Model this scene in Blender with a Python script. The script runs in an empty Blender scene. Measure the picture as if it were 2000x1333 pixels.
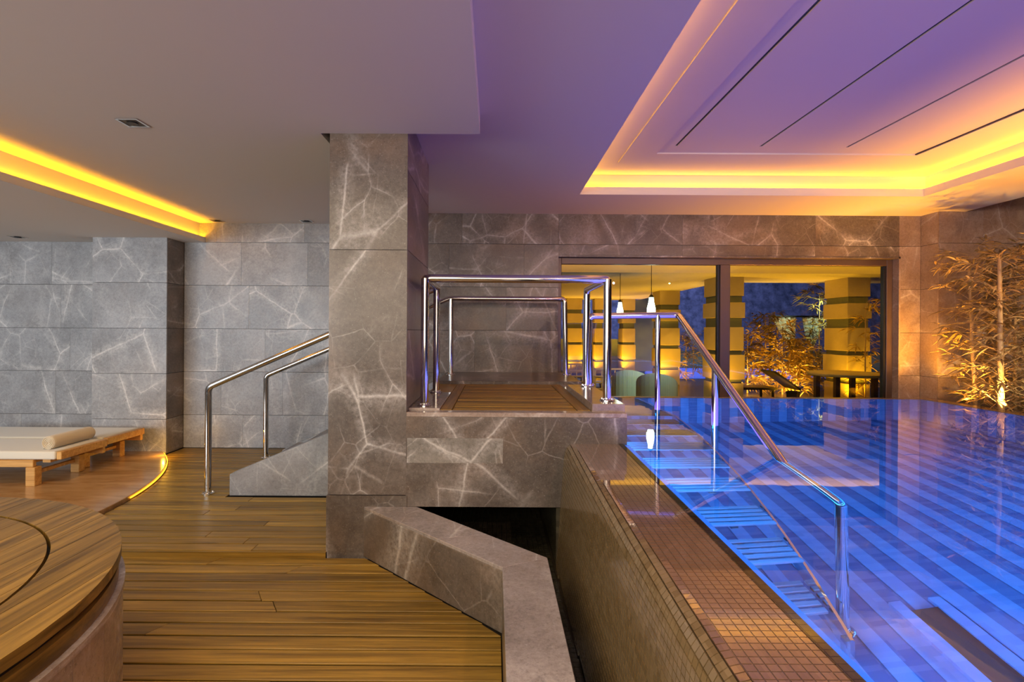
import bpy, math, random
from mathutils import Vector, Matrix
random.seed(7)
C = bpy.context.scene.collection
SC = bpy.context.scene
R = math.radians
PI = math.pi

# ------------------------------------------------------------------ camera
F = 1050.0                                   # focal length in pixels of the 2000 px frame
cam_data = bpy.data.cameras.new('camera')
cam_data.sensor_width = 36.0
cam_data.lens = F * 36.0 / 2000.0
cam_data.shift_x = 34.0 / 2000.0
cam_data.shift_y = -20.5 / 2000.0
cam_data.clip_start = 0.05
cam = bpy.data.objects.new('camera', cam_data)
cam.location = (0, 0, 1.5)
cam.rotation_euler = (R(90), -0.006, 0)
C.objects.link(cam)
SC.camera = cam

def at(px, py, Y):
    """photograph pixel + depth Y -> world point"""
    dx, dy = px - 966, py - 646
    x = dx + .006 * dy
    y = dy - .006 * dx
    return Vector((x * Y / F, Y, 1.5 - y * Y / F))

# ------------------------------------------------------------------ world, exposure, large lights
SC.view_settings.view_transform = 'Standard'
SC.view_settings.look = 'None'
SC.view_settings.exposure = 0.0
SC.view_settings.gamma = 1.0
SC.view_settings.use_curve_mapping = False
try:
    SC.cycles.use_denoising = True
    SC.cycles.max_bounces = 10
    SC.cycles.diffuse_bounces = 4
    SC.cycles.glossy_bounces = 6
    SC.cycles.transmission_bounces = 8
    SC.cycles.transparent_max_bounces = 12
    SC.cycles.caustics_refractive = False
    SC.cycles.caustics_reflective = False
    SC.cycles.sample_clamp_indirect = 4.0
except Exception:
    pass
w = bpy.data.worlds.new('night_sky'); SC.world = w
w.use_nodes = True
w.node_tree.nodes['Background'].inputs[0].default_value = (.10, .11, .20, 1)
w.node_tree.nodes['Background'].inputs[1].default_value = .25

def area(name, loc, size, energy, col, rot=(0, 0, 0), sy=None, spread=None):
    d = bpy.data.lights.new(name, 'AREA'); d.energy = energy; d.color = col
    d.shape = 'RECTANGLE' if sy else 'SQUARE'; d.size = size
    if sy: d.size_y = sy
    if spread: d.spread = spread
    o = bpy.data.objects.new(name, d); o.location = loc; o.rotation_euler = rot; C.objects.link(o); return o
def spot(name, loc, tgt, energy, col, ang=80, blend=.6, rad=.05):
    d = bpy.data.lights.new(name, 'SPOT'); d.energy = energy; d.color = col
    d.spot_size = R(ang); d.spot_blend = blend; d.shadow_soft_size = rad
    o = bpy.data.objects.new(name, d); o.location = loc
    o.rotation_euler = (Vector(tgt) - Vector(loc)).to_track_quat('-Z', 'Y').to_euler(); C.objects.link(o); return o
def point(name, loc, energy, col, rad=.05):
    d = bpy.data.lights.new(name, 'POINT'); d.energy = energy; d.color = col; d.shadow_soft_size = rad
    o = bpy.data.objects.new(name, d); o.location = loc; C.objects.link(o); return o

WARM = (1.0, .82, .60); COOL = (.80, .90, 1.0); AMBER = (1.0, .50, .05); BLUE = (.02, .27, 1.0)
# added warm fill lights, standing in for unseen lamps of the spa
area('fill_spa_rear', (-1.6, -1.9, 1.95), 5.0, 120, WARM, (R(86), 0, 0), 1.4)
area('fill_over_deck', (-1.7, .9, 2.76), 2.2, 62, (1.0, .80, .52), (0, 0, 0), 2.0)
for x_ in (1.4, 3.4, 5.0): spot('fill_pool_rear', (x_, -1.9, 2.88), (x_, 4.2, 1.0), 190, (1, .64, .50), 100, .9, .015)
# left side: added cool fill behind the camera, downlight over the stairs
area('fill_wall_wash', (-6.3, -2.0, 1.75), 5.4, 185, COOL, (R(88), 0, R(-6)), 2.0, R(110))
spot('fill_terrace', (-3.2, 3.6, 2.5), (-4.3, 5.0, .2), 85, (1, .52, .10), 75, .9, .05)  # added amber spot, strengthening the cove light on the terrace
spot('downlight_stairs', (-2.2, 3.9, 2.77), (-1.9, 4.7, .3), 30, COOL, 80, .9, .05)
# added lamp above the water, imitating the pool's blue-violet glow
area('pool_glow_fill', (2.3, 1.8, .80), 2.8, 56, (.36, .19, 1.0), (PI, 0, 0), 6.6)
# amber uplights in the planting bed, washing ceiling and pier at the right
for (x_, y_, tx_, ty_, e_) in ((4.0, 6.30, 3.2, 6.1, 120), (5.02, 6.22, 4.2, 6.0, 260), (5.05, 3.9, 4.2, 4.3, 330), (5.05, 3.0, 4.2, 3.0, 330), (5.05, 1.4, 4.2, 1.4, 330)):
    spot('uplight_bed', (x_, y_, .62), (tx_, ty_, 2.94), e_, (1, .38, .010), 112, 1.0, .03)
# underwater lamps along the pool walls
area('pool_lamp_left', (.905, 3.2, .28), .14, 115, BLUE, (0, R(-90), 0), 4.6)
area('pool_lamp_right', (4.76, 1.2, .20), .25, 165, BLUE, (0, R(90), 0), 5.2)
area('pool_lamp_near', (2.8, -.6, .20), 3.6, 145, BLUE, (R(90), 0, 0), .3)
for (x_, y_, e_, c_) in ((1.0, .8, 18, (1, .52, .80)), (2.6, .3, 30, (1, .45, .80)), (4.2, .3, 40, BLUE)): point('pool_fill', (x_, y_, .35), e_, c_, .06)  # pink ones added in place of room light that stops at the water

# ------------------------------------------------------------------ mesh helpers
class MB:
    def __init__(s): s.v = []; s.f = []
    def box(s, x0, x1, y0, y1, z0, z1):
        n = len(s.v)
        s.v += [(x0,y0,z0),(x1,y0,z0),(x1,y1,z0),(x0,y1,z0),(x0,y0,z1),(x1,y0,z1),(x1,y1,z1),(x0,y1,z1)]
        s.f += [tuple(n+i for i in q) for q in ((0,3,2,1),(4,5,6,7),(0,1,5,4),(1,2,6,5),(2,3,7,6),(3,0,4,7))]
        return s
    def obox(s, c, ax, ay, az):
        """oriented box: centre and three half-axis vectors"""
        c, ax, ay, az = map(Vector, (c, ax, ay, az)); n = len(s.v)
        for k in (-1, 1):
            for (i, j) in ((-1,-1),(1,-1),(1,1),(-1,1)):
                s.v.append(tuple(c + ax*i + ay*j + az*k))
        s.f += [tuple(n+i for i in q) for q in ((0,3,2,1),(4,5,6,7),(0,1,5,4),(1,2,6,5),(2,3,7,6),(3,0,4,7))]
        return s
    def prism(s, poly, a0, a1, axis='z'):
        """poly 2-D (counter-clockwise), extruded along the axis"""
        n = len(s.v); k = len(poly)
        for a in (a0, a1):
            for (p, q) in poly:
                s.v.append({'z': (p, q, a), 'y': (p, a, q), 'x': (a, p, q)}[axis])
        s.f.append(tuple(n+i for i in reversed(range(k)))); s.f.append(tuple(n+k+i for i in range(k)))
        for i in range(k):
            j = (i+1) % k; s.f.append((n+i, n+j, n+k+j, n+k+i))
        return s
    def loft(s, A, B):
        """two equal-length 3-D loops joined, ends capped"""
        n = len(s.v); k = len(A); s.v += [tuple(p) for p in A] + [tuple(p) for p in B]
        s.f.append(tuple(n+i for i in reversed(range(k)))); s.f.append(tuple(n+k+i for i in range(k)))
        for i in range(k):
            j = (i+1) % k; s.f.append((n+i, n+j, n+k+j, n+k+i))
        return s
    def tube(s, pts, r, seg=12, fillet=0, cap=True, radii=None):
        P = [Vector(p) for p in pts]
        if fillet and len(P) > 2:
            Q = [P[0]]
            for i in range(1, len(P)-1):
                a, b, c = P[i-1], P[i], P[i+1]
                u = (a-b); v = (c-b); fl = min(fillet, u.length*.48, v.length*.48)
                p0 = b + u.normalized()*fl; p1 = b + v.normalized()*fl
                for k in range(7):
                    t = k/6; Q.append(p0*(1-t)**2 + b*2*t*(1-t) + p1*t*t)
            Q.append(P[-1]); P = Q
        n = len(s.v); T = []
        for i in range(len(P)):
            d = (P[min(i+1, len(P)-1)] - P[max(i-1, 0)]); T.append(d.normalized())
        up = Vector((0, 0, 1)) if abs(T[0].z) < .9 else Vector((1, 0, 0))
        u = T[0].cross(up).normalized()
        for i, p in enumerate(P):
            if i: 
                u = (u - T[i]*u.dot(T[i])).normalized()
            v = T[i].cross(u); rr = radii[i] if radii else r
            for k in range(seg):
                a = 2*PI*k/seg; s.v.append(tuple(p + u*math.cos(a)*rr + v*math.sin(a)*rr))
        for i in range(len(P)-1):
            for k in range(seg):
                j = (k+1) % seg; s.f.append((n+i*seg+k, n+i*seg+j, n+(i+1)*seg+j, n+(i+1)*seg+k))
        if cap:
            s.f.append(tuple(n+k for k in reversed(range(seg)))); m = n+(len(P)-1)*seg; s.f.append(tuple(m+k for k in range(seg)))
        return s
    def lathe(s, prof, c=(0, 0, 0), seg=24, close=True):
        n = len(s.v)
        for (r, z) in prof:
            for k in range(seg):
                a = 2*PI*k/seg; s.v.append((c[0]+r*math.cos(a), c[1]+r*math.sin(a), c[2]+z))
        for i in range(len(prof)-1):
            for k in range(seg):
                j = (k+1) % seg; s.f.append((n+i*seg+k, n+i*seg+j, n+(i+1)*seg+j, n+(i+1)*seg+k))
        if close:
            s.f.append(tuple(n+k for k in reversed(range(seg)))); m = n+(len(prof)-1)*seg; s.f.append(tuple(m+k for k in range(seg)))
        return s
    def quad(s, a, b, c, d):
        n = len(s.v); s.v += [tuple(a), tuple(b), tuple(c), tuple(d)]; s.f.append((n, n+1, n+2, n+3)); return s
    def build(s, name, mat, parent=None, smooth=False, bevel=0, origin=None, segs=1):
        off = Vector((0, 0, 0)); p = parent
        while p is not None: off += p.location; p = p.parent
        o0 = Vector(origin) if origin else Vector((0, 0, 0))
        if parent is not None and origin is None: o0 = off
        me = bpy.data.meshes.new(name)
        me.from_pydata([(v[0]-o0.x, v[1]-o0.y, v[2]-o0.z) for v in s.v], [], s.f)
        me.validate(); me.update()
        if mat: me.materials.append(mat)
        o = bpy.data.objects.new(name, me); C.objects.link(o)
        o.location = o0 - off
        if parent is not None: o.parent = parent
        if smooth:
            for q in me.polygons: q.use_smooth = True
            try: me.set_sharp_from_angle(angle=R(40))
            except Exception: pass
        if bevel:
            b = o.modifiers.new('bevel', 'BEVEL'); b.width = bevel; b.segments = segs; b.limit_method = 'ANGLE'; b.angle_limit = R(50)
        return o

def tag(o, label=None, cat=None, group=None, kind=None):
    if label: o['label'] = label
    if cat: o['category'] = cat
    if group: o['group'] = group
    if kind: o['kind'] = kind
    return o
def empty(name, loc, label=None, cat=None, group=None, kind=None):
    o = bpy.data.objects.new(name, None); o.location = loc; C.objects.link(o); o.empty_display_size = .1
    return tag(o, label, cat, group, kind)
def B(x0, x1, y0, y1, z0, z1): return MB().box(x0, x1, y0, y1, z0, z1)
def struct(name, mb, mat, label=None, cat=None, **k):
    return tag(mb.build(name, mat, **k), label, cat, None, 'structure')
def copy_tree(o, parent=None):
    c = o.copy(); C.objects.link(c); c.parent = parent
    for ch in list(o.children): copy_tree(ch, c)
    return c

# ------------------------------------------------------------------ materials
class G:
    def __init__(s, name):
        s.m = bpy.data.materials.new(name); s.m.use_nodes = True; s.t = s.m.node_tree; s.n = s.t.nodes; s.l = s.t.links
        s.p = s.n['Principled BSDF']; s.out = s.n['Material Output']
    def node(s, ty, **k):
        n = s.n.new('ShaderNode' + ty)
        for a, b in k.items(): setattr(n, a, b)
        return n
    def put(s, sock, v):
        if v is None: return
        if isinstance(v, bpy.types.NodeSocket): s.l.new(v, sock)
        else: sock.default_value = v
    def math(s, op, a, b=None, clamp=False):
        n = s.node('Math', operation=op, use_clamp=clamp); s.put(n.inputs[0], a); s.put(n.inputs[1], b); return n.outputs[0]
    def vmath(s, op, a, b=None):
        n = s.node('VectorMath', operation=op); s.put(n.inputs[0], a)
        if b is not None: s.put(n.inputs[3] if op == 'SCALE' else n.inputs[1], b)
        return n.outputs[0]
    def coords(s, kind='Object', scale=None, jitter=0):
        v = s.node('TexCoord').outputs[kind]
        if jitter:
            r = s.node('ObjectInfo').outputs['Random']
            v = s.vmath('ADD', v, s.vmath('SCALE', (3.1*jitter, 7.7*jitter, 5.3*jitter), r))
        if scale: v = s.vmath('MULTIPLY', v, scale)
        return v
    def noise(s, v, scale, detail=4, rough=.55, dist=0, color=False):
        n = s.node('TexNoise'); s.put(n.inputs['Vector'], v)
        n.inputs['Scale'].default_value = scale; n.inputs['Detail'].default_value = detail
        n.inputs['Roughness'].default_value = rough; n.inputs['Distortion'].default_value = dist
        return n.outputs['Color' if color else 'Fac']
    def ramp(s, f, a, b, lo=0., hi=1.):
        n = s.node('MapRange', clamp=True); s.put(n.inputs[0], f)
        for i, x in enumerate((a, b, lo, hi)): n.inputs[1+i].default_value = x
        return n.outputs[0]
    def mix(s, f, a, b, blend='MIX'):
        n = s.node('Mix', data_type='RGBA', blend_type=blend); s.put(n.inputs[0], f)
        for i, x in ((6, a), (7, b)):
            if isinstance(x, tuple) and len(x) == 3: x = x + (1,)
            s.put(n.inputs[i], x)
        return n.outputs[2]
    def bump(s, h, strength=.2, dist=.002):
        n = s.node('Bump'); s.put(n.inputs['Height'], h); n.inputs['Strength'].default_value = strength; n.inputs['Distance'].default_value = dist
        s.l.new(n.outputs[0], s.p.inputs['Normal'])
    def set(s, **k):
        nm = dict(color='Base Color', rough='Roughness', metal='Metallic', spec='Specular IOR Level', coat='Coat Weight', coatr='Coat Roughness',
                  emis='Emission Color', estr='Emission Strength', sub='Subsurface Weight', sheen='Sheen Weight', alpha='Alpha')
        for a, v in k.items():
            if isinstance(v, tuple) and len(v) == 3: v = v + (1,)
            s.put(s.p.inputs[nm[a]], v)
        return s.m
def plain(name, col, rough=.5, **k): return G(name).set(color=col, rough=rough, **k)

def marble(name, dark, light, vein=(.74, .71, .68), rough=.14, vs=1.0, warm=(.30, .20, .13), spec=.5):
    g = G(name); p = g.coords(jitter=9)
    d = g.vmath('ADD', p, g.vmath('SCALE', g.vmath('SUBTRACT', g.noise(p, 1.1, 2, color=True), (.5, .5, .5)), .42))
    d2 = g.vmath('ADD', p, g.vmath('SCALE', g.vmath('SUBTRACT', g.noise(p, 3.0, 4, color=True), (.5, .5, .5)), .07))
    big = g.ramp(g.noise(d, 1.9, 5, .65), .36, .66)
    mott = g.ramp(g.noise(p, 34, 10, .78), .34, .66)
    c = g.mix(g.math('ADD', g.math('MULTIPLY', big, .52), g.math('MULTIPLY', mott, .48)), dark, light)
    c = g.mix(g.math('MULTIPLY', g.ramp(g.noise(d, 1.3, 4), .50, .70), .40), c, warm)
    c = g.mix(g.ramp(g.noise(p, 75, 5, .75), .54, .72, 0, .5), c, tuple(x*.40 for x in dark))
    c = g.mix(g.ramp(g.noise(p, 95, 4, .75), .60, .72, 0, .35), c, vein)
    def veins(vec, scale, width, maskscale, lo, hi, amt, rot, stretch=(1.1, .20, 1.1), detail=1.5):
        m = g.node('Mapping'); g.put(m.inputs['Vector'], vec); m.inputs['Rotation'].default_value = rot; m.inputs['Scale'].default_value = stretch
        n = g.noise(m.outputs[0], scale, detail, .5)
        line = g.ramp(g.math('ABSOLUTE', g.math('SUBTRACT', n, .5)), 0, width, 1, 0)
        mask = g.ramp(g.noise(p, maskscale, 3), lo, hi)
        return g.math('MULTIPLY', g.math('MULTIPLY', line, mask), amt)
    grit = g.ramp(mott, .1, .8, .5, 1.0)
    def streaks(scale, width, maskscale, lo, hi, amt, rot, halo=0):
        m = g.node('Mapping'); g.put(m.inputs['Vector'], d2); m.inputs['Rotation'].default_value = rot; m.inputs['Scale'].default_value = (1, .26, .8)
        n = g.node('TexVoronoi', feature='DISTANCE_TO_EDGE'); g.put(n.inputs['Vector'], m.outputs[0]); n.inputs['Scale'].default_value = scale
        mask = g.ramp(g.noise(p, maskscale, 3), lo, hi)
        line = g.math('MULTIPLY', g.ramp(n.outputs['Distance'], 0, width, 1, 0), grit)
        if halo: line = g.math('MAXIMUM', line, g.math('MULTIPLY', g.ramp(n.outputs['Distance'], 0, width*halo, .55, 0), mott))
        return g.math('MULTIPLY', g.math('MULTIPLY', line, mask), amt)
    c = g.mix(g.math('MULTIPLY', veins(d2, .80, .045, 1.3, .46, .64, .32*vs, (.5, .75, .3)), mott), c, vein)
    c = g.mix(streaks(1.25, .016, 1.5, .42, .56, .75*vs, (.6, .9, .4), 5), c, vein)
    c = g.mix(streaks(1.9, .013, 1.9, .47, .60, .55*vs, (.3, -.8, 1.1), 3), c, vein)
    c = g.mix(streaks(4.4, .020, 2.4, .48, .62, .28*vs, (1.1, .3, -.5)), c, vein)
    g.set(color=c, rough=rough, spec=spec)
    g.bump(mott, .03, .001)
    return g.m
def wood(name, dark, light, axis='x', rough=.4, coat=0., var=.55):
    g = G(name); st = {'x': (.8, 22, 22), 'y': (22, .8, 22), 'z': (22, 22, .8)}[axis]
    p = g.coords(jitter=13); q = g.vmath('MULTIPLY', p, st)
    a = g.noise(q, 1.3, 7, .62, .6); b = g.noise(q, 5.5, 5, .7)
    c = g.mix(g.ramp(a, .34, .66), dark, light)
    c = g.mix(g.ramp(b, .5, .8, 0, .5), c, tuple(x*.45 for x in dark))
    r = g.node('ObjectInfo').outputs['Random']
    v = g.math('ADD', g.math('MULTIPLY', r, var), 1-var/2)
    cc = g.node('CombineColor'); 
    for i in range(3): g.put(cc.inputs[i], v)
    c = g.mix(1.0, c, cc.outputs[0], 'MULTIPLY')
    g.set(color=c, rough=rough, coat=coat, coatr=.15)
    g.bump(b, .12, .002)
    return g.m
def emitter(name, col, strength):
    g = G(name); g.set(color=(0, 0, 0), emis=col, estr=strength); return g.m

M = {}
M['marble'] = marble('marble_grey', (.064, .052, .044), (.20, .168, .145), rough=.28)
M['marble_cool'] = marble('marble_grey_cool', (.19, .19, .195), (.44, .44, .45), vs=1.2, rough=.33, spec=.3, warm=(.30, .27, .25))
M['marble_warm'] = marble('marble_warm', (.22, .165, .13), (.46, .37, .31), warm=(.42, .27, .16))
M['marble_kerb'] = marble('marble_kerb', (.19, .165, .155), (.44, .395, .38), rough=.2)
M['marble_mid'] = marble('marble_mid', (.12, .11, .095), (.30, .28, .25))
M['joint'] = plain('dark_joint', (.035, .03, .027), .8)
M['paint'] = plain('ceiling_paint', (.72, .70, .68), .85)
M['slot'] = plain('slot_dark', (.03, .028, .03), .7)
M['deck'] = wood('teak_deck', (.15, .082, .012), (.43, .255, .040), 'x', .42)
M['deck_y'] = wood('teak_deck_lengthwise', (.15, .082, .014), (.42, .24, .045), 'y', .42, var=.25)
M['lid'] = wood('teak_lid', (.075, .040, .008), (.29, .165, .034), 'y', .33, var=.3)
M['deck_fill'] = plain('deck_underlay', (.008, .005, .003), .9)
M['pine'] = wood('pine_x', (.42, .20, .045), (.66, .38, .12), 'x', .45, var=.1)
M['steel'] = plain('polished_steel', (.80, .78, .76), .09, metal=1.0)
M['frame'] = plain('bronze_frame', (.11, .075, .06), .35, metal=.3)
M['black'] = plain('black_plastic', (.01, .01, .012), .4)
M['cream'] = plain('cream_canvas', (.62, .58, .48), .9, sheen=.3)
M['led'] = emitter('led_amber', (1.0, .42, .003), 20)
M['led_strong'] = emitter('led_amber_strong', (1.0, .38, .003), 40)
M['led_low'] = emitter('led_amber_low', (1.0, .42, .015), 40)
M['led_rim'] = emitter('led_amber_rim', (1.0, .45, .02), 3)
g = G('towel_cotton'); nn = g.noise(g.coords(), 260, 3); g.set(color=(.62, .52, .36), rough=.95, sheen=.5); g.bump(nn, .9, .004); M['towel'] = g.m
# floor of the lounge terrace: polished brown stone
g = G('polished_terrace'); p = g.coords(scale=(.7, 3.2, 1)); a = g.noise(p, 2.2, 7, .65, .8)
c = g.mix(g.ramp(a, .3, .7), (.30, .15, .045), (.58, .36, .17)); g.set(color=c, rough=.24, coat=.25, coatr=.08); M['terrace'] = g.m
# bronze glass mosaic
def mosaic(name, dark, light, pitch=.027, rough=.22, coat=.5):
    g = G(name); v = g.coords(); sn = g.vmath('SNAP', v, (pitch, pitch, pitch)); n = g.node('TexWhiteNoise'); g.put(n.inputs[0], sn)
    c = g.mix(n.outputs['Value'], dark, light)
    r = g.node('ObjectInfo').outputs['Random']; c = g.mix(g.math('MULTIPLY', r, .18), c, tuple(min(1, x*1.5) for x in light))
    g.set(color=c, rough=rough, coat=coat, coatr=.08); return g.m
M['mosaic'] = mosaic('bronze_mosaic', (.17, .115, .052), (.24, .17, .09))
M['mosaic_dark'] = mosaic('channel_mosaic', (.035, .03, .02), (.08, .07, .045), .04)
M['grout'] = plain('grout', (.062, .045, .025), .5, coat=.5)
M['coping'] = mosaic('wet_coping_mosaic', (.155, .092, .050), (.205, .125, .070), rough=.12, coat=1.0)
M['coping'].node_tree.nodes['Principled BSDF'].inputs['Coat IOR'].default_value = 1.9
M['coping'].node_tree.nodes['Principled BSDF'].inputs['Coat Roughness'].default_value = .03
M['coping_grout'] = plain('wet_grout', (.105, .062, .034), .15, coat=1.0)
# pool mosaic strips
def poolmat(name, dark, light):
    g = G(name); v = g.coords(scale=(1, 1, 1)); sn = g.vmath('SNAP', v, (.12, .03, .03)); n = g.node('TexWhiteNoise'); g.put(n.inputs[0], sn)
    g.set(color=g.mix(n.outputs['Value'], dark, light), rough=.4); return g.m
M['pool_light'] = poolmat('pool_mosaic_pale', (.34, .42, .62), (.44, .52, .70))
M['pool_dark'] = poolmat('pool_mosaic_dark', (.12, .18, .34), (.24, .30, .46))
# window glass
g = G('window_glass'); g.n.remove(g.p)
fr = g.node('Fresnel'); fr.inputs[0].default_value = 1.45
tr = g.node('BsdfTransparent'); tr.inputs[0].default_value = (.93, .97, .92, 1); gl = g.node('BsdfGlossy'); gl.inputs['Roughness'].default_value = .0
mx = g.node('MixShader'); g.l.new(fr.outputs[0], mx.inputs[0]); g.l.new(tr.outputs[0], mx.inputs[1]); g.l.new(gl.outputs[0], mx.inputs[2])
g.l.new(mx.outputs[0], g.out.inputs[0]); M['glass'] = g.m
# water
g = G('pool_water'); g.n.remove(g.p)
wb = g.node('BsdfGlass'); wb.inputs['IOR'].default_value = 1.33; wb.inputs['Roughness'].default_value = 0.0; wb.inputs['Color'].default_value = (.90, .96, 1, 1)
bn = g.node('Bump'); bn.inputs['Strength'].default_value = .05; bn.inputs['Distance'].default_value = .01
g.put(bn.inputs['Height'], g.noise(g.coords(), 3.0, 2)); g.l.new(bn.outputs[0], wb.inputs['Normal'])
g.l.new(wb.outputs[0], g.out.inputs[0]); M['water'] = g.m

# ------------------------------------------------------------------ key dimensions (metres)
YC = 3.56            # front face of column and platform
YW = 6.60            # rear wall
ZP = .955            # platform top
ZW = .755            # water level
ZLOW, ZMID, ZHIGH = 2.558, 2.800, 2.937
ROWS = [.04, .444, .974, 1.501, 2.034, 2.563, 3.02]

def panels(root, mat, x0, x1, rows, y=None, face='-y', widths=(.75, 1.15), seams=None, t=.018, gap=.0022, rnd=None, xconst=None):
    """clad a wall face with separate stone panels. face '-y': spans x0..x1 at depth y; face '+x'/'-x': spans y x0..x1 at x=xconst"""
    rr = rnd or random
    for i in range(len(rows)-1):
        z0, z1 = rows[i], rows[i+1]
        cuts = [x0]
        if seams is not None: cuts += [s for s in seams if x0 < s < x1]
        else:
            x = x0 + rr.uniform(.3, 1.0) * widths[1]
            while x < x1 - .25: cuts.append(x); x += rr.uniform(*widths)
        cuts.append(x1)
        for a, b in zip(cuts, cuts[1:]):
            if face == '-y': m = B(a+gap*.4, b-gap*.4, y-t, y, z0+gap, z1-gap)
            elif face == '+x': m = B(xconst, xconst+t, a+gap*.4, b-gap*.4, z0+gap, z1-gap)
            else: m = B(xconst-t, xconst, a+gap*.4, b-gap*.4, z0+gap, z1-gap)
            m.build('marble_panel', mat, root)

# ------------------------------------------------------------------ structure: floor
fl = MB().box(-9, .06, -2.6, YC-.03, -.2, -.009).box(-9, -1.1, YC-.03, 6.9, -.2, .031).box(-1.1, -.6, 4.70, 6.9, -.2, .031)
floor = struct('floor', fl, M['deck_fill'], 'brown teak deck boards laid crosswise in front of the marble column', 'floor')
PITCH = .1126
DC, DR = (-6.36, 4.13), 3.29     # lounge terrace circle
TC, TR = (-2.38, 1.34), 1.196    # hot tub circle
def disc_x(y):
    d = DR*DR - (y-DC[1])**2
    return DC[0] + math.sqrt(d) + .012 if d > 0 else -8.0
rp = random.Random(3)
GAP = .0125
def plank(xa0, xa1, xb0, xb1, y0, y1, z0, z1):
    MB().prism([(xa0, y0), (xb0, y0), (xb1, y1), (xa1, y1)], z0, z1).build('plank', M['deck'], floor, bevel=.002)
# lower deck
y1 = YC - .035; row = 0
while y1 > .9:
    y0 = y1 - PITCH + GAP
    xl = -4.1 if y0 < 2.7 else disc_x(y0)
    xr = .042 if y0 < 2.62 else min(.042, 2.69 - y1 - .004)
    cuts = []
    x = xl + rp.uniform(.9, 2.6)
    while x < xr - .5: cuts.append(x); x += rp.uniform(1.4, 2.6)
    e = [(xl, xl)] + [(c, c + rp.choice([-1, 1])*.06) for c in cuts] + [(min(.042, xr + PITCH*(y1 > 2.66)), xr)]
    for (a, b) in zip(e, e[1:]):
        plank(a[0]+.0015, a[1]+.0015, b[0]-.0015, b[1]-.0015, y0, y1, -.0085, rp.uniform(-.0015, .0015))
    y1 -= PITCH; row += 1
# riser board along the small step, then the upper deck
B(-3.1, -1.10, YC-.034, YC-.03+.012, -.02, .036).build('riser_board', M['deck'], floor)
y0 = YC - .012
while y0 < YW - .03:
    y1 = min(y0 + PITCH - GAP, YW-.02)
    xl0, xl1 = disc_x(y0), disc_x(y1)
    if y1 > 6.22: xl0 = xl1 = -3.79
    xr = -1.105 if y1 < 4.69 else (-2.33 if y0 < 6.2 else -2.50)
    cuts = []; x = xl0 + rp.uniform(.5, 2.0)
    while x < xr - .4: cuts.append(x); x += rp.uniform(1.2, 2.2)
    e = [(xl0, xl1)] + [(c, c) for c in cuts] + [(xr, xr)]
    for (a, b) in zip(e, e[1:]):
        plank(a[0]+.0015, a[1]+.0015, b[0]-.0015, b[1]-.0015, y0, y1, .0315, .04 + rp.uniform(-.001, .001))
    y0 += PITCH

# terrace disc with amber LED line under its rim
ter = empty('lounge_terrace', (DC[0], DC[1], 0), 'curved polished brown terrace under the loungers, glowing amber along its rim', 'terrace', kind='structure')
def arc(c, r, a0, a1, n): return [(c[0]+r*math.cos(a0+(a1-a0)*i/n), c[1]+r*math.sin(a0+(a1-a0)*i/n)) for i in range(n+1)]
poly = [(x, y) for (x, y) in arc(DC, DR-.006, R(-75), R(43), 60)]
MB().prism([(-8.9, .95)] + poly + [(-3.9, 6.56), (-8.9, 6.56)], .018, .072).build('stone_floor', M['terrace'], ter, bevel=.004)
ms = MB()
pa = arc(DC, DR-.002, R(8), R(40), 60); pb = arc(DC, DR+.006, R(8), R(40), 60)
for i in range(60): ms.loft([(*pa[i], .048), (*pb[i], .048), (*pb[i], .058), (*pa[i], .058)], [(*pa[i+1], .048), (*pb[i+1], .048), (*pb[i+1], .058), (*pa[i+1], .058)])
ms.build('light_strip', M['led_rim'], ter)

point('terrace_corner_light', (-3.72, 6.05, .16), 2.2, (1, .50, .03), .008)
# ------------------------------------------------------------------ structure: walls
wb_ = MB().box(-3.80, .78, YW+.02, YW+.30, 0, 3.3).box(.78, 4.96, YW+.02, YW+.30, 2.433, 3.3).box(.78, 4.96, YW+.02, YW+.30, -.2, .10).box(4.98, 5.5, YW+.02, YW+.30, 0, 3.3)
wall_back = struct('wall_back', wb_, M['joint'], 'rear wall of grey veined marble panels, plain behind the railings and windowed above the pool', 'wall')
rw = random.Random(12)
panels(wall_back, M['marble_cool'], -3.814, -1.0, ROWS, YW+.02, rnd=rw)
panels(wall_back, M['marble'], -1.0, .78, ROWS, YW+.02, rnd=rw)
panels(wall_back, M['marble'], .78, 4.96, [2.433, 2.563, 3.02], YW+.02, seams=[2.3, 3.93], rnd=rw)
panels(wall_back, M['marble_warm'], 4.962, 5.225, ROWS, YW+.02, seams=[], rnd=rw)
# reveal of the window opening
B(4.96, 4.98, YW, YW+.24, .1, 2.433).build('marble_reveal', M['marble_warm'], wall_back)
B(.78, 4.98, YW, YW+.24, 2.413, 2.433).build('marble_reveal', M['marble'], wall_back)
# right-hand pier and alcove behind the bamboo
wall_right = struct('wall_right', MB().box(5.245, 8.2, 6.35, 6.9, 0, 4.0).box(8.2, 8.4, -2.6, 6.9, 0, 4.0), M['joint'], 'amber-lit marble pier and wall behind the bamboo', 'wall')
RW2 = ROWS[:-1] + [3.1, 3.6, 4.0]
panels(wall_right, M['marble_warm'], 6.35, YW-.0, ROWS, face='-x', xconst=5.243, seams=[], rnd=rw)
panels(wall_right, M['marble_warm'], 5.225, 8.19, RW2, 6.35, seams=[5.75, 6.6, 7.4], rnd=rw)
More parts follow.
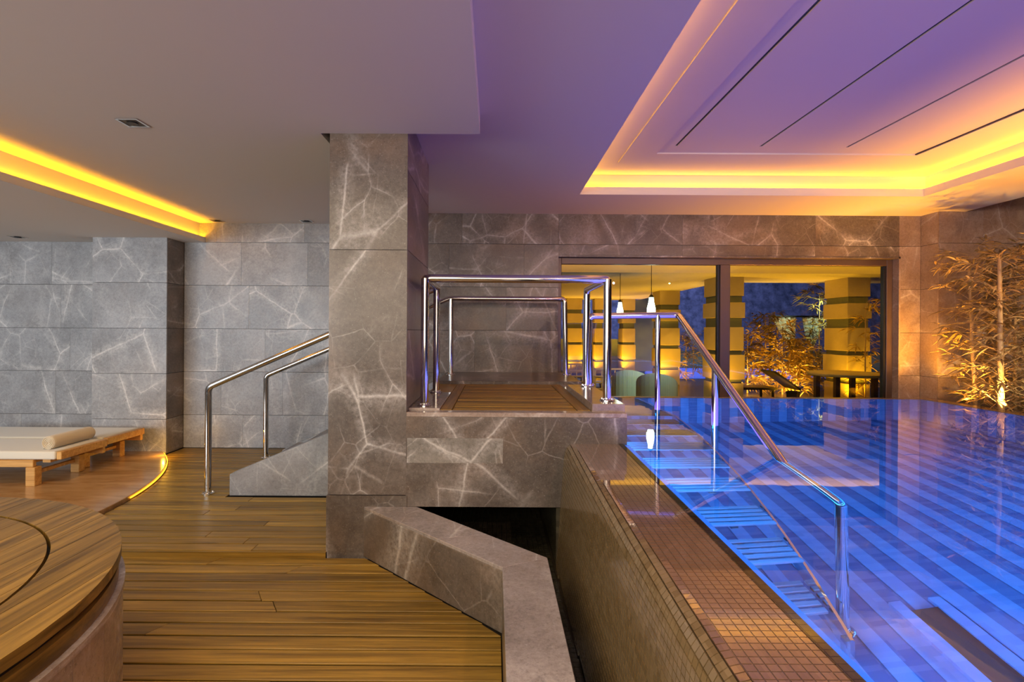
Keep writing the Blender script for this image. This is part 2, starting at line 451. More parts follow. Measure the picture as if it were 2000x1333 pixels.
# left wall (lounge recess) and its pilaster
wall_left = struct('wall_left', MB().box(-9.0, -4.66, YW+.02, YW+.3, 0, 3.0), M['joint'], 'cool grey marble wall panels behind the loungers', 'wall')
panels(wall_left, M['marble_cool'], -8.9, -4.66, ROWS[:-1], YW+.02, rnd=rw)
pil = struct('column_engaged', MB().box(-4.66, -3.835, 6.27, 6.9, 0, 3.0), M['joint'], 'marble pilaster standing proud of the wall between lounge recess and stairs', 'pilaster')
panels(pil, M['marble_cool'], -4.68, -3.815, ROWS[:-1], 6.27, seams=[], rnd=rw)
panels(pil, M['marble'], 6.27, YW+.002, ROWS[:-1], face='+x', xconst=-3.835, seams=[], rnd=rw)
struct('wall_side_left', B(-9.3, -9.0, -2.7, 6.9, -.1, 3.3), M['marble'], 'plain marble side wall beyond the lounge recess', 'wall')
struct('wall_front', B(-9.3, 8.4, -2.9, -2.6, -1.2, 4.0), M['marble'], 'plain marble wall closing the spa behind the camera', 'wall')

# free-standing column
col = struct('column', B(-1.08, -.60, YC+.018, 4.67, -.02, 3.0), M['joint'], 'square grey-brown marble column from deck to ceiling beside the platform', 'column')
cr = [-.02, .405, 2.03, ZHIGH]
for (z0, z1) in zip(cr, cr[1:]):
    e = .008 if z1 < .5 else 0
    B(-1.098-e, -.582+e, YC-e, YC+.018, z0+.002, z1-.002).build('marble_panel', M['marble'], col)
for (z0, z1) in zip([-.02, .405, .974, 1.501, 2.034, 2.563], [.405, .974, 1.501, 2.034, 2.563, ZHIGH]):
    B(-.60, -.582, YC+.018, 4.67, z0+.002, z1-.002).build('marble_panel', M['marble'], col)
    B(-1.098, -1.08, YC+.018, 4.67, z0+.002, z1-.002).build('marble_panel', M['marble'], col)
B(-1.098, -.582, 4.67, 4.688, -.02, ZHIGH).build('marble_panel', M['marble'], col)

# ------------------------------------------------------------------ structure: ceilings
HX0, HX1, HY1 = .885, 4.50, 5.65       # tray opening
ceil = MB()
ceil.box(-1.16, HX0, -2.6, YW+.3, ZHIGH, 3.017).box(HX0, HX1, HY1, YW+.3, ZHIGH, 3.017).box(HX1, 5.55, -2.6, YW+.3, ZHIGH, 3.017)
ceiling = struct('ceiling', ceil, M['paint'], 'high white ceiling over platform and pool with a sunken panelled tray', 'ceiling')
# tray: side faces set back from the lip, stepped plates, slots
D = .09
tray = MB().box(HX0-D-.05, HX0-D, -2.6, HY1+D, 3.017, 3.25).box(HX1+D, HX1+D+.05, -2.6, HY1+D, 3.017, 3.25).box(HX0-D-.05, HX1+D+.05, HY1+D, HY1+D+.05, 3.017, 3.25)
tray.build('tray_side', M['paint'], ceiling)
B(HX0-D-.05, HX1+D+.05, -2.6, HY1+D+.05, 3.172, 3.25).build('tray_ceiling', M['paint'], ceiling)
def ringplate(name, xo0, xo1, yo, xi0, xi1, yi, z0, z1):
    MB().box(xo0, xi0, -2.6, yo, z0, z1).box(xi1, xo1, -2.6, yo, z0, z1).box(xi0, xi1, yi, yo, z0, z1).build(name, M['paint'], ceiling)
ringplate('tray_step', 1.02, 4.40, 5.52, 1.197, 4.24, 5.26, 3.158, 3.172)
ringplate('tray_step', 1.197, 4.24, 5.26, 1.49, 3.90, 4.98, 3.146, 3.172)
B(1.49, 3.90, 4.81, 4.98, 3.160, 3.172).build('tray_panel', M['paint'], ceiling)
for (a, b) in ((1.49, 1.60), (1.622, 2.355), (2.377, 3.13), (3.152, 3.90)):
    B(a, b, -2.6, 4.81, 3.158, 3.170).build('tray_panel', M['paint'], ceiling)
for a in (1.60, 2.355, 3.13):
    B(a, a+.022, -2.6, 4.81, 3.1665, 3.1705).build('air_slot', M['slot'], ceiling)
B(3.885, 3.90, -2.6, 4.98, 3.150, 3.157).build('air_slot', M['slot'], ceiling)
MB().box(HX0-.085, HX0-.055, -2.6, HY1+.05, 3.019, 3.030).box(HX0-.05, HX1+.05, HY1+.055, HY1+.085, 3.019, 3.030).build('light_strip', M['led'], ceiling)
MB().box(HX1+.055, HX1+.085, -2.6, HY1+.05, 3.019, 3.030).build('light_strip', M['led_strong'], ceiling)
# alcove ceiling above the bamboo
struct('ceiling_alcove', MB().box(5.55, 8.4, -2.6, 6.9, 4.0, 4.1).box(5.50, 5.55, -2.6, 6.35, 3.018, 4.0), M['paint'], 'raised ceiling of the bamboo alcove at far right', 'ceiling')
# middle ceiling slab, slightly lower
cm = MB().box(-3.63, -.105, -2.6, YC, ZMID, ZHIGH-.001).box(-3.63, -1.16, YC, YW+.3, ZMID, ZHIGH-.001)
ceiling_mid = struct('ceiling_mid', cm, M['paint'], 'lower white ceiling slab left of the column with small square downlights', 'ceiling')
struct('ceiling_upper', B(-9.3, -1.16, -2.6, YW+.3, ZHIGH, 3.1), M['paint'], 'slab above the lowered ceilings', 'ceiling')
cl = MB().box(-9.3, -3.63, -2.6, YW+.3, ZLOW, ZHIGH-.001).box(-3.63, -3.555, -2.6, YW+.02, ZLOW, ZLOW+.02).box(-3.575, -3.555, -2.6, YW+.02, ZLOW+.02, 2.622)
ceiling_low = struct('ceiling_low', cl, M['paint'], 'lowest ceiling over the lounge edged by an amber light cove', 'ceiling')
B(-3.628, -3.600, -2.6, YW, ZLOW+.021, ZLOW+.032).build('light_strip', emitter('led_amber_lounge', (1.0, .40, .003), 70), ceiling_low)

# ------------------------------------------------------------------ window
win = empty('window_1', (.78, YW+.12, .1), 'wide bronze-framed window above the far pool edge, split by one mullion', 'window', kind='structure')
FY0, FY1 = YW+.10, YW+.18
MB().box(.78, .83, FY0, FY1, .1, 2.413).box(4.885, 4.96, FY0, FY1, .1, 2.413).box(.83, 4.885, FY0, FY1, 2.335, 2.413).box(.83, 4.885, FY0, FY1, .1, .17).build('window_frame', M['frame'], win, bevel=.004)
B(2.805, 2.93, FY0-.01, FY1, .17, 2.335).build('mullion', M['frame'], win, bevel=.004)
B(4.862, 4.885, FY0+.02, FY1, .17, 2.335).build('window_gasket', M['black'], win)
B(2.785, 2.805, FY0+.02, FY1, .17, 2.335).build('window_gasket', M['black'], win)
for (a, b) in ((.83, 2.785), (2.93, 4.862)):
    B(a, b, FY0+.04, FY0+.046, .17, 2.335).build('pane', M['glass'], win)

# ------------------------------------------------------------------ platform
pl = empty('platform', (.15, YC, .33), 'raised marble platform with an inset teak deck between column and pool', 'platform', kind='structure')
PX0, PX1 = -.582, .881
B(PX0, PX1, YC+.018, YW, .33, .948).build('core', M['joint'], pl)
# front cladding: large veined slabs, a paler patch tile
for (a, b, z0, z1) in ((PX0, PX1, .33, ZP),):
    B(a, b, YC, YC+.018, z0, z1-.03).build('marble_panel', M['marble'], pl)
B(PX0, PX1, YC, YC+.11, ZP-.03, ZP).build('marble_coping', M['marble_warm'], pl, bevel=.003)
B(-.575, .06, YC-.0012, YC+.001, .62, .785).build('marble_panel', M['marble_mid'], pl)
B(-.582, PX1, YC+.11, YW, ZP-.028, ZP-.007).build('deck_bed', M['deck_fill'], pl)
# marble borders carrying the posts
B(-.582, -.37, YC+.11, 4.62, ZP-.022, ZP+.012).build('marble_border', M['marble_warm'], pl, bevel=.003)
B(-.582, .881, 5.42, YW, ZP-.022, ZP+.035).build('marble_border', M['marble'], pl, bevel=.003)
B(.66, .881, YC+.06, 4.92, ZP-.022, ZP+.055).build('marble_border', M['marble_warm'], pl, bevel=.003)
B(.66, .881, 4.96, 5.42, ZP-.022, ZP+.006).build('marble_border', M['marble_warm'], pl, bevel=.003)
MB().prism([(-.368, YC+.11), (-.29, YC+.11), (-.29, 5.34), (-.368, 5.418)], ZP-.0068, ZP+.004).build('frame_board', M['deck_y'], pl, bevel=.002)
MB().prism([(.57, YC+.11), (.658, YC+.11), (.658, 5.418), (.57, 5.34)], ZP-.0068, ZP+.004).build('frame_board', M['deck_y'], pl, bevel=.002)
MB().prism([(-.36, 5.418), (-.285, 5.343), (.565, 5.343), (.65, 5.418)][::-1], ZP-.0068, ZP+.004).build('frame_board', M['deck'], pl, bevel=.002)
y = YC+.112
while y < 5.33:
    B(-.285, .565, y, min(y+.073, 5.338), ZP-.0068, ZP+rp.uniform(0, .003)).build('slat', M['deck'], pl, bevel=.002); y += .0865
y = 4.64
while y < 5.4:
    B(-.575, -.372, y, min(y+.1, 5.418), ZP-.0068, ZP+.002).build('slat', M['deck'], pl, bevel=.002); y += .108

# ------------------------------------------------------------------ stairs up to the platform
st = empty('marble_stairs', (-2.31, 4.7, .04), 'grey marble stairs climbing behind the column to the platform', 'stairs')
def stringer(y0, y1, x0, zt):
    sl = (ZP - zt) / (-.582 - x0)
    MB().prism([(x0, .042), (-.583, .042), (-.583, ZP-.001), (x0, zt)], y0, y1, 'y').build('stringer', M['marble_cool'], st, bevel=.003)
stringer(4.70, 4.82, -2.31, .228)
stringer(6.22, 6.34, -2.45, .10)
for i in range(5):
    x0 = -2.27 + i*.335
    B(x0, -.584, 4.822, 6.218, .042+i*.1525, .042+(i+1)*.1525-.002).build('step', M['marble'], st, bevel=.003)

# ------------------------------------------------------------------ handrails
RT = .0285
def flange(root, x, y, z):
    m = MB().lathe([(.052, 0), (.052, .006), (.047, .010), (.030, .012), (.030, .022), (.026, .024)], (x, y, z), 20)
    fo = m.build('base_flange', M['steel'], root, smooth=True)
    for k in range(4):
        a = PI/4 + k*PI/2
        MB().lathe([(.0075, .010), (.0075, .018), (.004, .021)], (x+.041*math.cos(a), y+.041*math.sin(a), z), 8).build('bolt', M['steel'], fo, smooth=True)
def post(root, x, y, z0, z1, r=RT): MB().tube([(x, y, z0), (x, y, z1)], r, 16).build('post', M['steel'], root, smooth=True)
def rail(root, pts, fil=.045): MB().tube(pts, RT, 16, fillet=fil).build('rail', M['steel'], root, smooth=True)
ZR = 1.866
ZB = ZP + .012; ZK = ZP + .055
ha = empty('handrail', (-2.53, 4.76, .04), 'polished steel handrail rising up the front of the stairs and round the near platform edge', 'handrail')
PY = 3.80
rail(ha, [(-2.53, 4.76, .045), (-2.53, 4.76, .985), (-.495, 4.62, ZR), (-.492, PY, ZR), (.797, PY, ZR), (.815, 4.76, ZR), (.815, 4.76, ZK)])
post(ha, -.492, PY, ZB, ZR); post(ha, -.495, 4.58, ZB, ZR); post(ha, .797, PY, ZK, ZR)
for q in ((-2.53, 4.76, .041), (-.492, PY, ZB), (-.495, 4.58, ZB), (.797, PY, ZK), (.815, 4.76, ZK)): flange(ha, *q)
hb = empty('handrail', (-2.58, 6.08, .04), 'polished steel handrail along the wall side of stairs and platform', 'handrail')
rail(hb, [(-2.58, 6.08, .045), (-2.58, 6.08, .975), (-.52, 6.16, ZR), (.80, 6.16, ZR), (.82, 6.16, ZP+.04)])
post(hb, -.50, 6.16, ZP+.036, ZR)
for q in ((-2.58, 6.08, .041), (-.50, 6.16, ZP+.035), (.82, 6.16, ZP+.035)): flange(hb, *q)
hc = empty('handrail', (.86, 4.80, .95), 'polished steel handrail running out over the water and slanting down into the pool', 'handrail')
NX = (1.67-1.645)/(3.14-4.8)
pool_bend = (1.678, 2.60, .47)
rail(hc, [(.858, 4.866, ZK), (.858, 4.866, 1.635), (1.640, 4.80, 1.65), pool_bend, (1.680, 2.58, -.80)])
post(hc, 1.460, 4.81, .708, 1.648, .024); 
zz = 1.65 + (.47-1.65)*(4.80-4.02)/(4.80-2.60)
post(hc, 1.650, 4.02, .02, zz, .024)
flange(hc, .858, 4.866, ZK); flange(hc, 1.680, 2.58, -.83)

# ------------------------------------------------------------------ pool basin
FZ = -.85; PXR, PYF = 4.80, 6.05
def xi(y): return .80 + (y-1.2)*(.855-.80)/(YC-1.2)      # inner edge of the weir
pool = empty('swimming_pool', (2.8, 2.0, FZ), 'blue-lit infinity pool with striped mosaic floor', 'pool', kind='structure')
MB().box(.3, PXR+.3, -2.6, PYF+.2, FZ-.2, FZ-.012).box(.881, PXR+.16, PYF+.012, PYF+.10, FZ, ZW-.006).box(PXR+.012, PXR+.16, -2.6, PYF+.012, FZ, ZW-.006).box(.70, .878, YC+.02, PYF+.1, FZ, .32).build('pool_shell', M['grout'], pool)
SW = .092; k = 0; x = .72
while x < PXR - .01:
    x1 = min(x+SW, PXR)
    B(x, x1-.002, -2.55, PYF, FZ-.012, FZ+(.004 if k % 2 else 0)).build('floor_strip', M['pool_light' if k % 2 else 'pool_dark'], pool)
    if x > .85: B(x, x1-.002, PYF, PYF+.012, FZ, ZW-.03).build('wall_strip', M['pool_light' if k % 2 else 'pool_dark'], pool)
    x = x1; k += 1
y = -2.5; k = 0
while y < PYF - .01:
    y1 = min(y+SW, PYF)
    B(PXR, PXR+.012, y, y1-.002, FZ, ZW-.03).build('wall_strip', M['pool_light' if k % 2 else 'pool_dark'], pool); y = y1; k += 1
# thin mosaic lip round the far edges
MB().box(.881, PXR+.17, PYF, PYF+.11, ZW-.03, ZW+.002).box(PXR, PXR+.17, -2.6, PYF, ZW-.03, ZW+.002).build('pool_lip', M['mosaic'], pool, bevel=.01)
# added emissive strip standing in for the blue glow along the coping edge
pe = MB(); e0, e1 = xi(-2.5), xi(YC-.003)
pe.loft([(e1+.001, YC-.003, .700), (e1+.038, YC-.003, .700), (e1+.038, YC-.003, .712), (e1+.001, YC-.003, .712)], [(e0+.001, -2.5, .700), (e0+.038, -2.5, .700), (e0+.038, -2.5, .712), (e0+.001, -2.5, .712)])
pe.build('light_strip', emitter('blue_edge_glow', (.02, .20, 1.0), 1.1), pool)
# drain grate on the floor
dg = MB().box(2.06, 2.20, .4, 2.66, FZ+.004, FZ+.018); dg.build('drain_grate', M['slot'], pool)
B(2.0, 2.06, .4, 2.72, FZ+.004, FZ+.03).build('drain_edge', M['pool_light'], pool); B(2.20, 2.26, .4, 2.72, FZ+.004, FZ+.03).build('drain_edge', M['pool_light'], pool)
# water surface
yy = [-2.55, YC-.001]
mw = MB(); mw.v = [(xi(-2.55)-.03, -2.55, ZW), (PXR+.005, -2.55, ZW), (PXR+.005, PYF+.005, ZW), (.882, PYF+.005, ZW), (.882, YC, ZW), (xi(YC)-.03, YC-.001, ZW)]
mw.f = [(0, 1, 2, 3, 4, 5)]
tag(mw.build('water', M['water']), 'still clear pool water mirroring window and ceiling', 'water', kind='structure')
# submerged stair with slatted treads
ps = empty('pool_stairs', (1.25, 2.6, FZ), 'submerged steel stairs with slatted treads running down along the pool edge', 'stairs')
slat_m = wood('pale_slat', (.40, .36, .40), (.62, .56, .60), 'x', .3, var=.1)
TX0, TX1 = .90, 1.60
treads = [(2.56, -.645), (2.763, -.415), (3.03, -.267), (3.34, -.085), (3.636, .07), (3.92, .24), (4.22, .40), (4.52, .56)]
for (yf, z) in treads:
    for k in range(5):
        ys = yf + k*.052
        B(TX0, TX1, ys, ys+.034, z-.022, z).build('tread_slat', slat_m, ps, bevel=.003)
    for bx in (.45, .1): B(TX0+bx, TX0+bx+.04, yf+.02, yf+.24, z-.075, z-.023).build('tread_bracket', M['steel'], ps)
for k in range(24):
    ys = 4.80 + k*.052
    B(TX0, TX1, ys, ys+.034, .685, .707).build('landing_slat', slat_m, ps, bevel=.003)
for X in (TX1+.01, TX0-.018):
    pts = [(2.42, -.80), (2.52, -.80), (4.82, .62), (6.02, .62), (6.02, .715), (4.78, .715), (2.42, -.70)]
    MB().prism(pts, X, X+.014, 'x').build('stringer', M['steel'], ps)
for (x, y) in ((TX1+.017, 2.45), (TX0-.011, 2.45), (TX1+.017, 5.9)):
    B(x-.02, x+.02, y-.02, y+.02, FZ, -.72 if y < 3 else .62).build('foot', M['steel'], ps)

# ------------------------------------------------------------------ weir wall with mosaic
def lerp(a, b, t): return a + (b-a)*t
def profile(y):
    t = (YC - y) / (YC - 1.2)
    xo, xf, xb, x2 = lerp(.466, .488, t), lerp(.525, .557, t), .415, lerp(.855, .80, t)
    P = [Vector((xb, -.10)), Vector((xo, .665))]
    for k in range(1, 6):
        a = k/6; c0, c1, c2 = Vector((xo, .665)), Vector((xo+.008, .748)), Vector((xf, .750))
        P.append(c0*(1-a)**2 + c1*2*a*(1-a) + c2*a*a)
    P += [Vector((xf, .750)), Vector((x2, .750))]
    return P
weir = empty('weir_wall', (.6, YC, 0), 'bronze mosaic overflow wall with rounded wet coping between channel and pool', 'wall', kind='structure')
Pa, Pb = profile(-2.5), profile(YC-.002)
def core_loop(P, y):
    q = [(p.x+.003, y, p.y-.003) for p in P]
    return q + [(P[-1].x, y, -1.0), (P[0].x, y, -1.0)]
MB().loft(core_loop(Pb, YC-.002), core_loop(Pa, -2.5)).build('wall_core', M['grout'], weir)
TP = .027
def resample(P):
    L = [0]
    for a, b in zip(P, P[1:]): L.append(L[-1] + (b-a).length)
    def ev(s):
        for i in range(len(P)-1):
            if s <= L[i+1] or i == len(P)-2:
                return P[i].lerp(P[i+1], (s-L[i])/(L[i+1]-L[i]))
    return L[-1], ev
cells = []
yy = YC - .003
while yy > .95:
    ya = yy - TP + .0022
    (La, ea), (Lb, eb) = resample(profile(ya)), resample(profile(yy))
    n = int(Lb / TP)
    for i in range(n):
        # index rows from the inner edge so that they stay parallel to it
        sa1, sb1 = La - i*TP, Lb - i*TP; sa0, sb0 = sa1 - TP + .0022, sb1 - TP + .0022
        if sa0 < .02: continue
        p00, p01, p10, p11 = ea(sa0), ea(sa1), eb(sb0), eb(sb1)
        A = [Vector((p.x, y_, p.y)) for p, y_ in ((p00, ya), (p01, ya), (p11, yy), (p10, yy))]
        nrm = (A[1]-A[0]).cross(A[3]-A[0]).normalized()
        if nrm.x > .3 or nrm.z < -.5: nrm = -nrm
        # size in the photograph
        def pr(v): return Vector((v.x*F/v.y, (1.5-v.z)*F/v.y))
        q = [pr(a) for a in A]; ar = abs((q[2]-q[0]).cross(q[3]-q[1]))*.5
        vis = q[0].y < 690 + 20
        cells.append((ar if vis else 0, A, nrm, A[0].z > .744 and A[1].z > .744))
    yy -= TP
cells.sort(key=lambda c: -c[0])
def tile(m, A, nrm):
    n = len(m.v); top = [a + nrm*.003 for a in A]; c = sum(top, Vector())/4
    m.v += [tuple(a - nrm*.003) for a in A] + [tuple(t + (c-t)*.06) for t in top]
    m.f += [tuple(n+i for i in q) for q in ((4,5,6,7),(0,1,5,4),(1,2,6,5),(2,3,7,6),(3,0,4,7))]
for c in cells[:290]:
    m = MB(); tile(m, c[1], c[2]); m.build('mosaic_tile', M['coping' if c[3] else 'mosaic'], weir)
for k_, nm_ in ((0, 'mosaic'), (1, 'coping')):
    m = MB()
    for c in cells[290:]:
        if c[3] == bool(k_): tile(m, c[1], c[2])
    tag(m.build(('face_tiles', 'coping_tiles')[k_], M[nm_], weir), kind='stuff')
# wet bedding between the coping tiles
MB().loft([(profile(YC-.002)[-2].x, YC-.002, .740), (profile(YC-.002)[-1].x-.001, YC-.002, .740), (profile(YC-.002)[-1].x-.001, YC-.002, .7518), (profile(YC-.002)[-2].x, YC-.002, .7518)],
          [(profile(-2.5)[-2].x, -2.5, .740), (profile(-2.5)[-1].x-.001, -2.5, .740), (profile(-2.5)[-1].x-.001, -2.5, .7518), (profile(-2.5)[-2].x, -2.5, .7518)]).build('coping_bed', M['coping_grout'], weir)

# overflow channel floor with small dark tiles and a slot
ch = MB().box(-.6, .42, -2.6, 6.5, -.3, -.095); chan = struct('floor_channel', ch, M['grout'], 'dark tiled overflow channel between marble kerb and mosaic wall, running under the platform', 'channel')
m = MB(); y = 1.4
while y < 5.6:
    x = -.58 if y > 2.7 else .27
    while x < .40: m.box(x, x+.034, y, y+.034, -.095, -.088); x += .038
    y += .038
tag(m.build('floor_tiles', M['mosaic_dark'], chan), kind='stuff')
B(-.6, .42, 5.6, 5.8, -.1, .33).build('channel_end', M['joint'], chan)
B(.415, .69, YC+.002, 5.6, -.09, .325).build('channel_side', M['mosaic_dark'], chan)
B(-.62, -.585, YC+.1, 5.6, -.1, .33).build('channel_side', M['mosaic_dark'], chan)

# low marble kerb
kz = .33
kb = empty('marble_kerb', (.05, 2.65, 0), 'low pinkish-grey marble kerb bending round the overflow channel', 'kerb')
K1 = [(-.862, YC-.002), (.045, 2.655), (.279, 2.770), (-.51, YC-.002)]
K2 = [(.045, 2.655), (.052, -1.2), (.272, -1.2), (.279, 2.770)]
MB().prism(K1, 0.0, kz-.02).build('kerb_slab', M['marble'], kb, bevel=.003)
def cutseg(a, b, t): return (a[0]+(b[0]-a[0])*t, a[1]+(b[1]-a[1])*t)
for (t0, t1) in ((0, .6), (.6, 1)):
    MB().prism([cutseg(K1[0], K1[1], t0), cutseg(K1[0], K1[1], t1), cutseg(K1[3], K1[2], t1), cutseg(K1[3], K1[2], t0)], kz-.0195, kz).build('kerb_top', M['marble_kerb'], kb, bevel=.002)
MB().prism(K2, 0.0, kz-.02).build('kerb_slab', M['marble'], kb, bevel=.003)
for (t0, t1) in ((0, .32), (.32, .7), (.7, 1)):
    MB().prism([cutseg(K2[0], K2[1], t0), cutseg(K2[0], K2[1], t1), cutseg(K2[3], K2[2], t1), cutseg(K2[3], K2[2], t0)], kz-.0195, kz).build('kerb_top', M['marble_kerb'], kb, bevel=.002)

# gutter floor behind the far pool edge and planter bed at the right
struct('floor_gutter', MB().box(.9, 8.2, PYF+.12, YW+.1, -.1, .10).box(PXR+.18, 8.2, -2.6, PYF+.12, -.1, .42), M['joint'], 'dark bed behind the pool edge where the bamboo grows', 'bed')

# ------------------------------------------------------------------ hot tub
tz = .70
tub = empty('hot_tub', (TC[0], TC[1], 0), 'round hot tub clad in pink marble under a teak lid, near left corner', 'hot tub')
def strip_piece(x0, x1, Ro, Ri, sign, cx, cy):
    """outline of a board between x0,x1 on one side of an annulus (Ri may be 0)"""
    xs = [x0 + (x1-x0)*i/4 for i in range(5)]
    outer = [(x, math.sqrt(max(Ro*Ro-x*x, 0))) for x in xs]
    inner = [(x, math.sqrt(max(Ri*Ri-x*x, 0)) if Ri else 0) for x in xs]
    poly = inner + outer[::-1]
    if sign < 0: poly = [(x, -y) for (x, y) in poly][::-1]
    return [(cx+x, cy+y) for (x, y) in poly]
RI, RG = .975, .986
BW = .098; x = -TR
n = int(2*TR/BW)+1; w_ = 2*TR/n
for i in range(n):
    a, b = -TR + i*w_ + .001, -TR + (i+1)*w_ - .001
    if a < -1.0 and b < -1.0: pass
    if max(abs(a), abs(b)) > RG:
        # pass outside the inner circle: one full board (or clipped at the seam)
        xs = [a+(b-a)*k/6 for k in range(7)]
        up = [(x, math.sqrt(max(TR*TR-x*x, 0))) for x in xs]
        if min(abs(a), abs(b)) > RG:
            poly = [(x, -y) for (x, y) in up] + up[::-1]
            MB().prism([(TC[0]+x, TC[1]+y) for x, y in poly], tz-.035, tz).build('lid_board', M['lid'], tub)
        else:
            for sg in (1, -1):
                lo = [(x, math.sqrt(max(RG*RG-x*x, 0))) for x in xs]
                poly = lo + up[::-1]
                if sg < 0: poly = [(x, -y) for x, y in poly][::-1]
                MB().prism([(TC[0]+x, TC[1]+y) for x, y in poly], tz-.035, tz).build('lid_board', M['lid'], tub)
    else:
        for sg in (1, -1):
            MB().prism(strip_piece(a, b, TR, RG, sg, *TC), tz-.035, tz).build('lid_board', M['lid'], tub)
    if min(abs(a), abs(b)) < RI:
        xs = [max(-RI, min(RI, a+(b-a)*k/6)) for k in range(7)]
        up = [(x, math.sqrt(max(RI*RI-x*x, 0))) for x in xs]
        poly = [(x, -y) for (x, y) in up] + up[::-1]
        MB().prism([(TC[0]+x, TC[1]+y) for x, y in poly], tz-.035, tz-.001).build('hatch_board', M['lid'], tub)
MB().lathe([(TR-.03, 0), (TR-.03, .028)], (TC[0], TC[1], tz-.064), 96).build('shadow_gap', M['deck_fill'], tub)
MB().lathe([(TR-.008, 0), (TR-.008, .05)], (TC[0], TC[1], tz-.113), 96).build('lower_lid_ring', M['lid'], tub, smooth=True)
MB().lathe([(TR-.03, 0), (TR+.012, 0), (TR+.012, .022), (TR-.03, .022)], (TC[0], TC[1], tz-.136), 96, close=False).build('marble_rim', M['marble_warm'], tub, smooth=True)
MB().lathe([(TR-.02, 0), (TR-.02, tz-.14)], (TC[0], TC[1], 0), 96).build('drum_core', M['joint'], tub, smooth=True)
n = 40
for i in range(n):
    a0, a1 = 2*PI*i/n + .0012, 2*PI*(i+1)/n - .0012
    o_ = [(TC[0]+(TR+.006)*math.cos(a0+(a1-a0)*k/3), TC[1]+(TR+.006)*math.sin(a0+(a1-a0)*k/3)) for k in range(4)]
    i_ = [(TC[0]+(TR-.018)*math.cos(a0+(a1-a0)*k/3), TC[1]+(TR-.018)*math.sin(a0+(a1-a0)*k/3)) for k in range(4)]
    MB().prism(o_ + i_[::-1], .002, tz-.137).build('marble_panel', M['marble_warm'], tub)

# ------------------------------------------------------------------ loungers and towel
T0 = .072
def lounger(loc):
    t = empty('sun_lounger', loc)
    X1, X0 = loc[0], loc[0]-1.95; Y0, Y1 = loc[1], loc[1]+.56
    MB().box(X0, X1-.24, Y0-.02, Y0+.02, T0+.17, T0+.235).build('side_rail', M['pine'], t, bevel=.004)
    MB().box(X0, X1-.02, Y1-.02, Y1+.02, T0+.17, T0+.235).build('side_rail', M['pine'], t, bevel=.004)
    MB().box(X1-.045, X1, Y0+.0, Y1+.02, T0+.235, T0+.305).build('end_rail', M['pine'], t, bevel=.004)
    for i in range(14):
        xx = X0 + .05 + i*.132; B(xx, xx+.07, Y0+.02, Y1-.02, T0+.205, T0+.232).build('slat', M['pine'], t)
    for (lx, ly) in ((X1-.30, Y0), (X1-.28, Y1-.07), (X0+.15, Y0), (X0+.15, Y1-.07)):
        B(lx, lx+.085, ly-.03, ly+.05, T0, T0+.17).build('leg', M['pine'], t, bevel=.004)
    B(X1-.27, X1-.235, Y0+.05, Y1-.10, T0+.10, T0+.13).build('stretcher', M['pine'], t)
    MB().box(X0+.02, X1-.05, Y0-.01, Y1, T0+.235, T0+.312).build('mattress', M['cream'], t, bevel=.018, segs=3)
    return t
l1 = lounger((-3.91, 4.86, T0)); tag(l1, 'pine sun lounger with cream mattress nearest the hot tub, carrying a rolled towel', 'sun lounger', 'sun loungers on the terrace')
l2 = copy_tree(l1); l2.location = (-3.95, 5.50, T0)
tag(l2, 'pine sun lounger standing behind, close to the marble wall, without a towel', 'sun lounger', 'sun loungers on the terrace')
tw = MB(); tr_ = .062; cx_, cz_ = -4.08, T0+.312+tr_
tw.tube([(cx_, 4.93, cz_), (cx_, 5.43, cz_)], tr_, 28, radii=None)
towel = empty('rolled_towel', (cx_, 5.18, T0+.312), 'beige rolled towel lying across the foot of the near lounger', 'towel')
tw = MB(); ys = [4.925, 4.935, 4.95, 5.40, 5.42, 5.43]; rs = [tr_*.90, tr_*.97, tr_, tr_, tr_*.97, tr_*.90]
tw.tube([(cx_, y, cz_) for y in ys], tr_, 32, radii=rs).build('towel_roll', M['towel'], towel, smooth=True)
sp = MB()
def spiral(y):
    pts = []
    for k in range(110):
        a = k*.22; r = .006 + (tr_-.010)*k/109; pts.append((cx_ + r*math.cos(a), y, cz_ + r*math.sin(a)))
    return pts
sp.tube(spiral(4.922), .0042, 6).build('rolled_end', M['towel'], towel, smooth=True)
sp = MB(); sp.tube(spiral(5.432), .0042, 6).build('rolled_end', M['towel'], towel, smooth=True)
fl_ = MB(); fl_.box(cx_-tr_-.002, cx_-tr_+.010, 4.935, 5.42, T0+.314, cz_+.01); fl_.build('loose_edge', M['towel'], towel, bevel=.004)

# ------------------------------------------------------------------ ceiling downlights
def downlight(x, y, z, label, s=.068):
    t = empty('ceiling_downlight', (x, y, z), label, 'downlight', 'small square ceiling downlights')
    MB().box(x-s, x+s, y-s, y-s+.012, z-.006, z-.0005).box(x-s, x+s, y+s-.012, y+s, z-.006, z-.0005).box(x-s, x-s+.012, y-s+.012, y+s-.012, z-.006, z-.0005).box(x+s-.012, x+s, y-s+.012, y+s-.012, z-.006, z-.0005).build('trim_ring', M['steel'], t)
    B(x-s+.012, x+s-.012, y-s+.012, y+s-.012, z-.003, z-.0005).build('plate', plain('downlight_plate', (.12, .10, .08), .5), t)
    MB().lathe([(.036, -.012), (.030, -.006), (.030, -.003)], (x, y, z), 20).build('lamp', M['black'], t, smooth=True)
downlight(-2.29, 3.39, ZMID, 'square downlight nearest the camera in the middle ceiling')
downlight(-3.33, 6.44, ZMID, 'small downlight beside the end of the amber cove')
downlight(-2.26, 6.44, ZMID, 'small downlight above the stairs by the marble column')
downlight(-5.55, 6.25, ZLOW, 'small downlight in the lowest ceiling above the loungers')

